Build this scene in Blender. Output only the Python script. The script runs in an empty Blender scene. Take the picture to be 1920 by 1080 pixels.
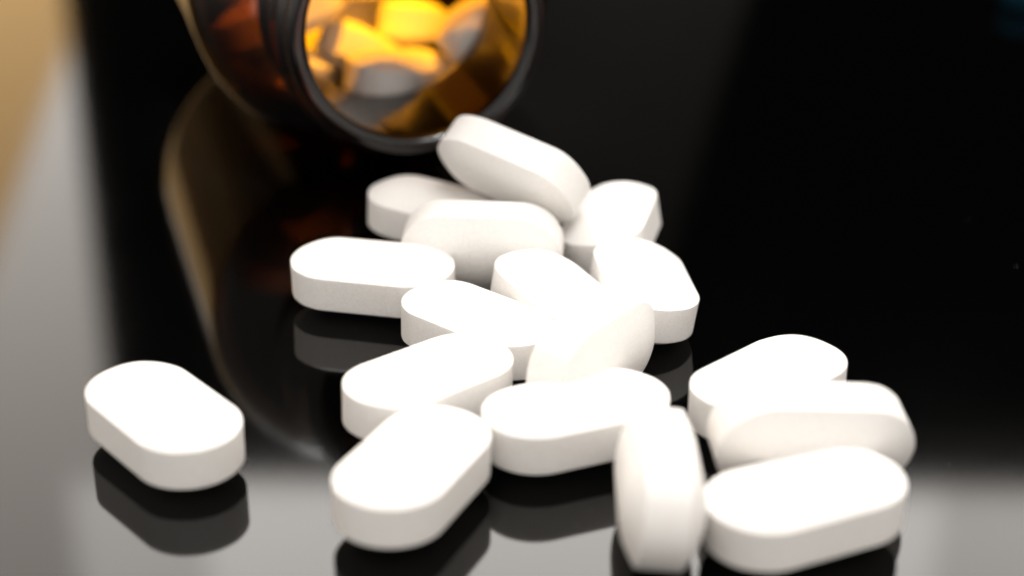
import bpy, bmesh, math, random
from mathutils import Vector, Matrix, noise
random.seed(7)
C = bpy.context.scene.collection
SC = bpy.context.scene
CM = 0.01

# ---------------------------------------------------------------- camera
TH, DIST, ROLL, FPX = 0.44755, 0.18085, 0.01454, 3011.6
cam_data = bpy.data.cameras.new('camera')
cam = bpy.data.objects.new('camera', cam_data); C.objects.link(cam)
fw = Vector((0, math.cos(TH), -math.sin(TH))); rt = Vector((1, 0, 0)); up = rt.cross(fw)
rt2 = rt*math.cos(ROLL) + up*math.sin(ROLL); up2 = up*math.cos(ROLL) - rt*math.sin(ROLL)
CP = Vector((0, -DIST*math.cos(TH), DIST*math.sin(TH)))
cam.matrix_world = Matrix.Translation(CP) @ Matrix((rt2, up2, -fw)).transposed().to_4x4()
cam_data.sensor_width = 36; cam_data.lens = FPX*36/1920
cam_data.clip_start = 0.01; cam_data.clip_end = 20
cam_data.dof.use_dof = True; cam_data.dof.focus_distance = 0.162
cam_data.dof.aperture_fstop = 12.3
cam_data.dof.aperture_blades = 0
SC.camera = cam

def ray(u, v, mirrored=False):
    """direction through a point of the photograph (1920x1080); mirrored: after one bounce off the level glass"""
    d = fw + rt2*((u-960)/FPX) - up2*((v-540)/FPX)
    return Vector((d.x, d.y, -d.z)) if mirrored else d
def at_height(u, v, z=0.0):
    d = ray(u, v); return CP + d*((z-CP.z)/d.z)
def seen_in_glass(u, v, Y):
    """the point on the upright plane y=Y that the glass mirrors at (u,v)"""
    d = ray(u, v, True); o = Vector((CP.x, CP.y, -CP.z)); return o + d*((Y-o.y)/d.y)

# ---------------------------------------------------------------- world and lamps
w = bpy.data.worlds.new('World'); SC.world = w; w.use_nodes = True
bg = w.node_tree.nodes['Background']; bg.inputs[0].default_value = (1.0, 0.935, 0.865, 1); bg.inputs[1].default_value = 1.0

def lamp(name, loc, aim, sx, sy, radiance, col=(1, 1, 1)):
    l = bpy.data.lights.new(name, 'AREA'); l.shape = 'RECTANGLE'; l.size = sx; l.size_y = sy
    l.energy = radiance*math.pi*sx*sy; l.color = col
    o = bpy.data.objects.new(name, l); C.objects.link(o); o.location = loc
    o.rotation_euler = (Vector(aim)-Vector(loc)).to_track_quat('-Z', 'Y').to_euler()
    return o
SPOT_W = 1250
YB, YL = 0.90, 1.05
edgeL = seen_in_glass(158, 350, YB).x
topZ = seen_in_glass(1000, 900, YB).z
def lamp_behind(name, u0, v0, u1, v1, radiance, col, turn=0.0, Y=YL):
    """an upright rectangular lamp on the plane y=Y, facing the table, that the glass mirrors at these points"""
    p, q = seen_in_glass(u0, v0, Y), seen_in_glass(u1, v1, Y)
    m = (p+q)/2; o = lamp(name, m, m+Vector((0, -1, 0)), abs(q.x-p.x), abs(q.z-p.z), radiance, col)
    o.rotation_euler.rotate_axis('Z', turn); return o
def lamp_beside(name, side, width, radiance, col, Y=YL):
    """upright lamp whose long edge slants like the border between the pale and the tan field at far left"""
    p0, p1 = seen_in_glass(120, 110, Y), seen_in_glass(-40, 560, Y)
    e = (p1-p0).normalized(); n = Vector((-e.z, 0, e.x))
    if n.x*side < 0: n = -n
    m = p0 + e*0.55 + n*(width/2)
    o = lamp(name, m, m+Vector((0, -1, 0)), width, 2.2, radiance, col)
    z = Vector((0, 1, 0)); y = e; x = y.cross(z)
    o.rotation_euler = Matrix((x, y, z)).transposed().to_euler()
    return o
lamp_beside('wide_softbox_lamp', 1, 2.4, 2.5, (1, 0.98, 0.94))
lamp_beside('tan_field_fill', -1, 0.32, 1.8, (1, 0.63, 0.27))  # added light panel, stands in for the tan field mirrored at far left
lamp_behind('upper_softbox_lamp', 130, 905, 2500, 1700, 2.3, (1, 0.98, 0.95), Y=YL-0.01)
lamp_behind('centre_softbox_lamp', 380, 905, 1650, 1700, 2.1, (1, 0.98, 0.96), Y=YL-0.02)
# added narrow beam on the bottle, put in to make the tablets inside glow
sl = bpy.data.lights.new('added_bottle_fill_beam', 'SPOT'); so = bpy.data.objects.new('added_bottle_fill_beam', sl); C.objects.link(so)
so.location = (0.02, -0.12, 1.05); sl.energy = SPOT_W; sl.spot_size = math.radians(2.4); sl.spot_blend = 0.6; sl.shadow_soft_size = 0.02
so.rotation_euler = (Vector((-0.0195, 0.0535, 0.022))-so.location).to_track_quat('-Z', 'Y').to_euler()
# strong key high behind the bottle, softer one overhead
lamp('key_lamp', (-0.25, 1.20, 1.50), (0, 0, 0), 0.55, 0.40, 62.0, (0.97, 0.98, 1.0))
lamp('overhead_lamp', (0.12, -0.30, 1.00), (0, 0, 0), 0.42, 0.36, 8.5, (0.98, 0.98, 0.98))

SC.view_settings.view_transform = 'Standard'; SC.view_settings.look = 'None'
SC.view_settings.exposure = 0; SC.view_settings.gamma = 1
SC.cycles.use_denoising = True
SC.cycles.max_bounces = 16; SC.cycles.transmission_bounces = 14; SC.cycles.glossy_bounces = 8
SC.cycles.sample_clamp_indirect = 12

# ---------------------------------------------------------------- materials
def mat(name):
    m = bpy.data.materials.new(name); m.use_nodes = True
    nt = m.node_tree; return m, nt, nt.nodes['Principled BSDF']
def node(nt, t, **kw):
    n = nt.nodes.new(t)
    for k, v in kw.items():
        if k in n.inputs: n.inputs[k].default_value = v
        else: setattr(n, k, v)
    return n

def tablet_material():
    m, nt, p = mat('pressed_white_tablet')
    tc = node(nt, 'ShaderNodeTexCoord')
    n1 = node(nt, 'ShaderNodeTexNoise'); n1.inputs['Scale'].default_value = 2600; n1.inputs['Detail'].default_value = 3
    n2 = node(nt, 'ShaderNodeTexNoise'); n2.inputs['Scale'].default_value = 4200; n2.inputs['Detail'].default_value = 6; n2.inputs['Roughness'].default_value = 0.7
    cr = node(nt, 'ShaderNodeValToRGB')
    cr.color_ramp.elements[0].position = 0.3; cr.color_ramp.elements[1].position = 0.62; cr.color_ramp.elements[0].color = (0.80, 0.77, 0.735, 1); cr.color_ramp.elements[1].color = (0.89, 0.875, 0.855, 1)
    add = node(nt, 'ShaderNodeMath', operation='ADD')
    b = node(nt, 'ShaderNodeBump'); b.inputs['Strength'].default_value = 0.6; b.inputs['Distance'].default_value = 0.00005
    for n in (n1, n2): nt.links.new(tc.outputs['Object'], n.inputs['Vector'])
    nt.links.new(n2.outputs['Fac'], cr.inputs['Fac']); nt.links.new(cr.outputs['Color'], p.inputs['Base Color'])
    nt.links.new(n1.outputs['Fac'], add.inputs[0]); nt.links.new(n2.outputs['Fac'], add.inputs[1])
    nt.links.new(add.outputs[0], b.inputs['Height']); nt.links.new(b.outputs['Normal'], p.inputs['Normal'])
    p.inputs['Roughness'].default_value = 0.62; p.inputs['Specular IOR Level'].default_value = 0.35
    return m
M_TAB = tablet_material()

def gloss_black():
    m, nt, p = mat('black_glass')
    p.inputs['Base Color'].default_value = (0.0003, 0.0003, 0.0003, 1)
    p.inputs['IOR'].default_value = 1.43
    tc = node(nt, 'ShaderNodeTexCoord')
    n = node(nt, 'ShaderNodeTexNoise'); n.inputs['Scale'].default_value = 60; n.inputs['Detail'].default_value = 5
    mr = node(nt, 'ShaderNodeMapRange'); mr.inputs['To Min'].default_value = 0.05; mr.inputs['To Max'].default_value = 0.075
    nt.links.new(tc.outputs['Object'], n.inputs['Vector']); nt.links.new(n.outputs['Fac'], mr.inputs['Value'])
    nt.links.new(mr.outputs['Result'], p.inputs['Roughness'])
    return m
def plain(name, col, rough=0.6):
    m, nt, p = mat(name); p.inputs['Base Color'].default_value = (*col, 1); p.inputs['Roughness'].default_value = rough; p.inputs['Specular IOR Level'].default_value = 0.0 if rough > 0.7 else 0.5
    tc = node(nt, 'ShaderNodeTexCoord'); n = node(nt, 'ShaderNodeTexNoise'); n.inputs['Scale'].default_value = 300
    b = node(nt, 'ShaderNodeBump'); b.inputs['Strength'].default_value = 0.1; b.inputs['Distance'].default_value = 0.0002
    nt.links.new(tc.outputs['Object'], n.inputs['Vector']); nt.links.new(n.outputs['Fac'], b.inputs['Height'])
    nt.links.new(b.outputs['Normal'], p.inputs['Normal'])
    return m
def amber(name, col, edge, thin, rough=0.02):
    """amber glass; thin: the wall of the body, where the offset of the light through it is too small to see"""
    m = bpy.data.materials.new(name); m.use_nodes = True; nt = m.node_tree
    for n in list(nt.nodes): nt.nodes.remove(n)
    out = node(nt, 'ShaderNodeOutputMaterial'); mx = node(nt, 'ShaderNodeMixShader')
    gl = node(nt, 'ShaderNodeBsdfGlossy'); gl.inputs['Color'].default_value = (1, 1, 1, 1); gl.inputs['Roughness'].default_value = rough
    if thin:
        t = node(nt, 'ShaderNodeBsdfTransparent'); lw = node(nt, 'ShaderNodeLayerWeight')
        lw.inputs['Blend'].default_value = 0.5
        pw = node(nt, 'ShaderNodeMath', operation='POWER'); pw.inputs[1].default_value = 5
        ma = node(nt, 'ShaderNodeMath', operation='MULTIPLY_ADD'); ma.inputs[1].default_value = 0.955; ma.inputs[2].default_value = 0.043
        nt.links.new(lw.outputs['Facing'], pw.inputs[0]); nt.links.new(pw.outputs[0], ma.inputs[0]); nt.links.new(ma.outputs[0], mx.inputs[0])
        # the longer way through the wall at a slant takes more of the light
        p2 = node(nt, 'ShaderNodeMath', operation='POWER'); p2.inputs[1].default_value = 2.5
        mc = node(nt, 'ShaderNodeMix', data_type='RGBA'); mc.inputs[6].default_value = (*col, 1); mc.inputs[7].default_value = (*edge, 1)
        nt.links.new(lw.outputs['Facing'], p2.inputs[0]); nt.links.new(p2.outputs[0], mc.inputs[0]); nt.links.new(mc.outputs[2], t.inputs['Color'])
    else:
        t = node(nt, 'ShaderNodeBsdfRefraction'); t.inputs['IOR'].default_value = 1.52; t.inputs['Roughness'].default_value = rough if rough > 0.1 else 0.0
        t.inputs['Color'].default_value = (*col, 1)
        fr = node(nt, 'ShaderNodeFresnel'); fr.inputs['IOR'].default_value = 1.52; nt.links.new(fr.outputs[0], mx.inputs[0])
    nt.links.new(t.outputs[0], mx.inputs[1]); nt.links.new(gl.outputs[0], mx.inputs[2])
    nt.links.new(mx.outputs[0], out.inputs['Surface'])
    return m
M_AMBER = amber('amber_glass_wall', (0.415, 0.252, 0.006), (0.06, 0.012, 0.0), True)
M_NECK = amber('amber_glass_neck', (0.085, 0.028, 0.002), (0, 0, 0), False, 0.12)
M_RIM = amber('amber_glass_rim', (0.05, 0.018, 0.003), (0, 0, 0), False, 0.17)
M_GLASS = gloss_black()
M_BOARD = plain('black_board', (0.004, 0.004, 0.004), 0.9)
M_CARD = plain('dark_grey_card', (0.075, 0.075, 0.07), 0.8)
M_WALL = plain('tan_backing_wall', (0.50, 0.31, 0.14), 0.9)
M_BLUE = plain('blue_plastic', (0.006, 0.026, 0.042), 0.8)

# ---------------------------------------------------------------- helpers
def mesh_obj(name, verts, faces, m, parent=None, smooth=True):
    me = bpy.data.meshes.new(name); me.from_pydata(verts, [], faces); me.materials.append(m)
    if smooth: me.polygons.foreach_set('use_smooth', [True]*len(me.polygons))
    me.update()
    o = bpy.data.objects.new(name, me); C.objects.link(o)
    if parent: o.parent = parent
    return o
def tag(o, label=None, cat=None, group=None, kind=None):
    if label: o['label'] = label
    if cat: o['category'] = cat
    if group: o['group'] = group
    if kind: o['kind'] = kind
    return o
def box(name, x0, x1, y0, y1, z0, z1, m, bevel=0.0):
    bm = bmesh.new(); bmesh.ops.create_cube(bm, size=1)
    for v in bm.verts: v.co = Vector(((x0+x1)/2+v.co.x*(x1-x0), (y0+y1)/2+v.co.y*(y1-y0), (z0+z1)/2+v.co.z*(z1-z0)))
    if bevel: bmesh.ops.bevel(bm, geom=list(bm.edges), offset=bevel, segments=3, affect='EDGES', profile=0.5)
    me = bpy.data.meshes.new(name); bm.to_mesh(me); bm.free(); me.materials.append(m)
    o = bpy.data.objects.new(name, me); C.objects.link(o); return o

# ---------------------------------------------------------------- the setting
tag(box('tabletop', -2.2, 2.2, -0.40, YB-0.04, -0.012, 0.0, M_GLASS, 0.002), kind='structure')
tag(box('backdrop_board', edgeL, 2.2, YB, YB+0.006, -0.012, topZ, M_BOARD), kind='structure')
cx0 = seen_in_glass(860, 100, YB-0.03).x; cx1 = seen_in_glass(1545, 100, YB-0.03).x
tag(box('wall', -3.0, 3.0, YL+0.10, YL+0.14, -1.0, 2.2, M_WALL), kind='structure')  # unseen backing, added behind the lamps to block the pale world light
def curved_card():  # added card, leaned forward and slanted so its mirrored grey fades with height
    x0, x1 = seen_in_glass(860, 100, YB-0.12).x, seen_in_glass(1550, 100, YB-0.12).x
    x2 = seen_in_glass(1180, 560, YB-0.12).x; x1 = seen_in_glass(1600, 30, YB-0.12).x
    h = seen_in_glass(1300, 560, YB-0.12).z; V = []; F = []; n = 20
    for t in (0.0, 0.003):
        for i in range(n+1):
            a = i/n; y = YB-0.06-0.42*h*a*a+t; z = 0.001+h*a
            V += [(x0, y, z), (x1-(x1-x2)*a, y, z)]
    m = 2*(n+1)
    for i in range(n):
        F += [(2*i, 2*i+1, 2*i+3, 2*i+2), (m+2*i, m+2*i+2, m+2*i+3, m+2*i+1), (2*i, 2*i+2, m+2*i+2, m+2*i), (2*i+1, m+2*i+1, m+2*i+3, 2*i+3)]
    F += [(0, m, m+1, 1), (2*n, 2*n+1, m+2*n+1, m+2*n)]
    tag(mesh_obj('grey_reflection_card', V, F, M_CARD), kind='structure')
curved_card()

# ---------------------------------------------------------------- tablets
LEN, WID, HB, DOME = 1.80*CM, 0.98766*CM, 0.185831*CM, 0.167933*CM
def tablet_mesh(seed, n=36):
    a = (LEN-WID)/2; r = WID/2
    def ring(q, z, jit=0.0):
        pts = []
        for side in (1, -1):
            for k in range(n+1):
                t = -math.pi/2 + math.pi*k/n
                ct, st = math.cos(t), math.sin(t)
                rr = r*q
                x = side*(a + rr*ct); y = side*rr*st
                if jit:
                    j = noise.noise(Vector((x*900+seed*17.3, y*900, z*700)))*jit
                    x += side*ct*j; y += side*st*j
                    zz = z + noise.noise(Vector((x*500, y*500+seed*9.1, 3.0)))*jit*0.8
                else: zz = z
                pts.append((x, y, zz))
        return pts
    prof = []
    dome = [(.992, .012), (.97, .055), (.93, .13), (.86, .26), (.75, .45), (.6, .68), (.45, .83), (.3, .93), (.15, .985), (.0, 1.0)]
    for q, h in reversed(dome): prof.append((q, HB+h*DOME, 0.0))
    prof += [(.998, HB, .00003), (1.0, HB-.00010, .00003), (1.0, HB*.5, .00001), (1.0, 0, 0.), (1.0, -HB*.5, .00001), (1.0, -HB+.00010, .00003), (.998, -HB, .00003)]
    for q, h in dome: prof.append((q, -HB-h*DOME, 0.0))
    V = []; F = []
    for q, z, j in prof: V += ring(max(q, 0.0005), z, j)
    N = 2*(n+1)
    for i in range(len(prof)-1):
        for k in range(N):
            k2 = (k+1) % N; F.append((i*N+k, (i+1)*N+k, (i+1)*N+k2, i*N+k2))
    F.append(tuple(range(N))); F.append(tuple(reversed(range(len(V)-N, len(V)))))
    me = bpy.data.meshes.new('tablet'); me.from_pydata(V, [], F); me.materials.append(M_TAB)
    me.polygons.foreach_set('use_smooth', [True]*len(me.polygons)); me.update()
    bm = bmesh.new(); bm.from_mesh(me); bmesh.ops.recalc_face_normals(bm, faces=bm.faces); bm.to_mesh(me); bm.free()
    return me
MESHES = [tablet_mesh(i) for i in range(4)]
ZS = [v.co.copy() for v in MESHES[0].vertices]
def euler_m(al, ro, pi_):
    return Matrix.Rotation(al, 3, 'Z') @ Matrix.Rotation(pi_, 3, 'Y') @ Matrix.Rotation(ro, 3, 'X')
def tablet(i, x, y, al, ro, pi_, lift, label, group, z=None):
    R = euler_m(al, ro, pi_)
    if z is None: z = -min((R @ v).z for v in ZS) + max(lift, 0.0)*0.1*CM
    o = bpy.data.objects.new('tablet', MESHES[i % 4]); C.objects.link(o)
    o.matrix_world = Matrix.Translation((x*CM, y*CM, z)) @ R.to_4x4()
    return tag(o, label, 'pill', group)
G1 = 'white tablets spilled on the black glass'
POSES = [
 (-3.142, -3.695, -0.840, 0.004, 0.017, 0, 'white oval tablet lying flat alone at far left, apart from the heap'),
 (-1.507, -0.566, -0.191, 0.054, -0.005, .19, 'white oval tablet lying flat at left edge of heap, sharp mirror image below it'),
 (-0.339, -1.743, -0.712, -0.033, -0.014, 0, 'white oval tablet in sharp focus mid heap, left end in front of another'),
 (-0.770, -3.048, 0.753, 0.001, 0.031, .44, 'white oval tablet lying just behind the frontmost left tablet, pointing up to the right'),
 (0.6055, -3.533, 0.403, 0.0, -0.003, .05, 'white oval tablet in front of the leaning one, dark mirror image under its long side'),
 (-0.825, -4.531, 1.144, 0.015, 0.014, .26, 'blurred white tablet lying flat at bottom centre left, nearest of the left group'),
 (2.4586, -2.893, 0.773, -0.027, 0.008, 0, 'white oval tablet lying flat at right, rearmost of the three on the right'),
 (2.470, -4.980, 0.410, 0.004, -0.023, .36, 'blurred white tablet lying flat at bottom right corner of the heap'),
 (0.474, -1.175, -1.059, -0.124, 0.056, .13, 'white tablet in mid heap running down behind the leaning one, second from the right'),
 (1.400, -0.759, -1.449, -0.133, -0.012, 0, 'white tablet at right edge of heap, end towards camera, dark mirror image below its end'),
 (1.142, 0.872, 1.325, -0.182, -0.023, 0, 'tilted white tablet at rear right of heap, beside the topmost tablet'),
 (-0.868, 1.167, -0.441, 0.005, 0.043, .02, 'cream shaded tablet below the bottle rim, half hidden behind the one on its edge'),
 (0.785, -2.626, 1.002, 1.662, 0.092, 0, 'white tablet leaning on its narrow edge in the centre, rounded face shaded at the right'),
 (1.252, -4.915, 1.552, -1.50, 0.092, 0, 'blurred white tablet standing on edge, end pointing straight at the camera at bottom'),
 (2.642, -4.129, 0.165, 1.799, 0.109, 0, 'white tablet standing on its long edge at right, broad face towards camera'),
 (-0.336, -0.046, -0.058, 1.704, 0.0, 0, 'white tablet standing on its long edge in rear heap, broad face shaded at bottom'),
 (-0.007, 0.781, -0.499, 2.173, 0.199, 5.34, 'topmost white tablet leaning against the bottle rim'),
]
for i, p in enumerate(POSES): tablet(i, *p, G1)

# ---------------------------------------------------------------- the bottle
BR, MX, MY, AZ = 2.40, -1.115, 1.86, 0.31
BOT = Matrix.Translation((MX*CM, MY*CM, BR*CM)) @ Matrix.Rotation(AZ, 4, 'Z')   # local +y runs back along the axis
bottle = bpy.data.objects.new('amber_bottle', None); C.objects.link(bottle)
bottle.matrix_world = BOT
tag(bottle, 'open amber glass pill bottle lying on its side with tablets inside, mouth towards the camera', 'bottle')
def thread(s, th):
    """height of the helical thread on the neck"""
    if s < 0.28 or s > 1.12: return 0.0
    pitch = 0.40
    ph = ((s - 0.30) / pitch - th/(2*math.pi)) % 1.0
    x = (ph-0.5)/0.26
    fade = min(1, (s-0.28)/0.12, (1.12-s)/0.12)
    return 0.11*fade*math.exp(-x**4) if abs(x) < 1.8 else 0.0
def sm(a, b, n, fn): return [fn(a+(b-a)*i/n) for i in range(n+1)]
# outer profile pieces as (s, r)
rim = [(0.22, 1.325)] + [(0.11-0.11*math.sin(math.pi*i/12), 1.4425-0.1175*math.cos(math.pi*i/12)) for i in range(13)] + [(0.15, 1.56), (0.20, 1.56), (0.26, 1.56)]
neck = [(0.26, 1.56)] + [(0.28+0.84*i/56, 1.56) for i in range(57)] + [(1.16, 1.56), (1.19, 1.58), (1.22, 1.63), (1.26, 1.675), (1.31, 1.685), (1.36, 1.675), (1.40, 1.62), (1.44, 1.52), (1.50, 1.47), (1.58, 1.47)]
body = [(1.58, 1.47), (1.63, 1.49)]
for i in range(1, 17):                      # shoulder
    t = i/16*math.pi/2; body.append((1.63+0.95*(1-math.cos(t)), 1.49+(BR-1.49)*math.sin(t)))
for i in range(1, 13): body.append((2.58+5.3*i/12, BR))
for i in range(1, 9):
    t = i/8*math.pi/2; body.append((7.88+0.35*math.sin(t), BR-0.35*(1-math.cos(t))))
body += [(8.20, 1.7), (8.12, 1.3), (8.08, 0.7), (8.07, 0.002)]
inner = [(7.90, 0.002), (7.88, 0.8), (7.86, 1.5)]
for i in range(0, 9):
    t = i/8*math.pi/2; inner.append((7.55+0.30*math.cos(t), 1.90+0.30*math.sin(t)))
for i in range(1, 13): inner.append((7.55-5.0*i/12, 2.20))
for i in range(1, 13):
    t = i/12*math.pi/2; inner.append((2.55-0.85*math.sin(t), 1.33+(2.20-1.33)*math.cos(t)))
inner += [(1.62, 1.325)]
neck_in = [(1.62, 1.325), (1.2, 1.325), (0.8, 1.325), (0.4, 1.325), (0.22, 1.325)]
def lathe(name, chains, m, parent, n=128, thr=False):
    V = []; F = []
    for prof in chains:
        base = len(V)
        for s, r in prof:
            for k in range(n):
                th = 2*math.pi*k/n
                rr = r + (thread(s, th) if thr and r > 1.45 else 0)
                V.append((rr*math.cos(th)*CM, s*CM, rr*math.sin(th)*CM))
        for i in range(len(prof)-1):
            for k in range(n):
                k2 = (k+1) % n
                F.append((base+i*n+k, base+i*n+k2, base+(i+1)*n+k2, base+(i+1)*n+k))
    return mesh_obj(name, V, F, m, parent)
rim_o = lathe('rim', [rim], M_RIM, bottle)
neck_o = lathe('neck', [neck, neck_in], M_NECK, bottle, thr=True)
body_o = lathe('body', [body, inner], M_AMBER, bottle)
# make every normal point out of the glass
for o in (rim_o, neck_o, body_o):
    me = o.data
    f = me.polygons[0]; bm = bmesh.new(); bm.from_mesh(me)
    bm.faces.ensure_lookup_table(); bm.normal_update()
    # going rim -> outside -> base -> inside -> neck the profile is one loop: all faces share one winding
    outer = max(bm.faces, key=lambda q: math.hypot(q.calc_center_median().x, q.calc_center_median().z))
    c = outer.calc_center_median(); rad = Vector((c.x, 0, c.z)).normalized()
    if outer.normal.dot(rad) < 0: bmesh.ops.reverse_faces(bm, faces=bm.faces)
    bm.to_mesh(me); bm.free()

# tablets in the bottle: place in cm and turn
G2 = 'white tablets inside the amber bottle'
INSIDE = [
    (-1.539, 4.358, 1.033, 0.994, 0.048, 0.210, 'large peach lit tablet lying just inside the mouth of the amber bottle'),
    (-2.071, 5.316, 0.995, 1.047, 0.134, 0.558, 'orange lit tablet at left inside the amber bottle, behind the large front one'),
    (-1.475, 6.212, 1.238, 1.614, 0.118, 0.278, 'tilted golden tablet in the middle of the bottle, above the large front one'),
    (-0.584, 4.822, 1.585, 1.623, -0.625, 0.228, 'upright yellow orange tablet at the right inside the amber bottle'),
    (-2.949, 4.906, 0.849, -1.674, -0.181, -0.343, 'small looking orange tablet low at the left inside the bottle mouth'),
    (-2.489, 6.603, 0.963, 1.081, 1.255, -0.562, 'peach tablet at upper left inside the bottle, cut by the picture edge'),
    (-3.157, 4.551, 1.785, 0.563, -0.312, -0.270, 'tablet at far left in the pile, seen dimly through the amber bottle wall'),
    (-3.662, 5.844, 1.822, -1.951, -0.346, -0.418, 'dim tablet behind the orange left one in the amber bottle'),
    (-2.243, 6.337, 1.969, 2.797, -0.287, 0.145, 'golden tablet high at the back of the pile in the bottle'),
    (-3.356, 7.351, 0.709, 2.827, -0.103, -0.259, 'tablet low at the back of the pile inside the amber bottle'),
    (-2.451, 8.335, 0.786, 1.926, -0.443, 0.166, 'rearmost low tablet in the pile inside the amber bottle'),
]
for i, (x, s, z, al, ro, pi_, lab) in enumerate(INSIDE):
    o = bpy.data.objects.new('tablet', MESHES[i % 4]); C.objects.link(o)
    o.matrix_world = Matrix.Translation((x*CM, s*CM, z*CM)) @ euler_m(al, ro, pi_).to_4x4()
    tag(o, lab, 'pill', G2)

# ---------------------------------------------------------------- small things
def blue_cap():
    p0 = at_height(1925, 6)
    V = []; F = []; n = 72
    prof = [(0.0001, 0.0052), (0.0030, 0.0052), (0.0040, 0.0050), (0.0045, 0.0044), (0.0046, 0.0030), (0.0046, 0.0004), (0.0044, 0.0), (0.0001, 0.0)]
    for j, (r, z) in enumerate(prof):
        for k in range(n):
            q = r*(1+(0.03 if (k % 3 == 0 and 3 <= j <= 5) else 0)); th = 2*math.pi*k/n
            V.append((q*math.cos(th), q*math.sin(th), z))
    for i in range(len(prof)-1):
        for k in range(n):
            k2 = (k+1) % n; F.append((i*n+k, (i+1)*n+k, (i+1)*n+k2, i*n+k2))
    o = mesh_obj('blue_cap', V, F, M_BLUE); o.location = (p0.x, p0.y, 0.0)
    tag(o, 'small dark blue cap blurred at the far right corner of the black glass', 'cap')
blue_cap()
def dust():
    V = []; F = []
    spots = [(465, 862, .00016), (1780, 871, .0001), (1814, 412, .0001), (540, 690, .00005), (700, 300, .0001), (1080, 985, .00014), (1106, 957, .00014), (1500, 560, .00004), (1905, 500, .0001), (965, 232, .00004)]
    for _ in range(60): spots.append((random.uniform(0, 1920), random.uniform(150, 1080), random.uniform(.000012, .00003)))
    for u, v, r in spots:
        c = at_height(u, v); b = len(V); n = 6
        V.append((c.x, c.y, r*0.9))
        for k in range(n):
            th = 2*math.pi*k/n; q = r*random.uniform(.7, 1.2); V.append((c.x+q*math.cos(th), c.y+q*math.sin(th), 0.00001))
        for k in range(n): F.append((b, b+1+k, b+1+(k+1) % n))
    o = mesh_obj('dust', V, F, plain('dust_grey', (0.06, 0.058, 0.055), 0.9)); tag(o, 'fine pale dust specks scattered on the black glass', 'dust', kind='stuff')
dust()
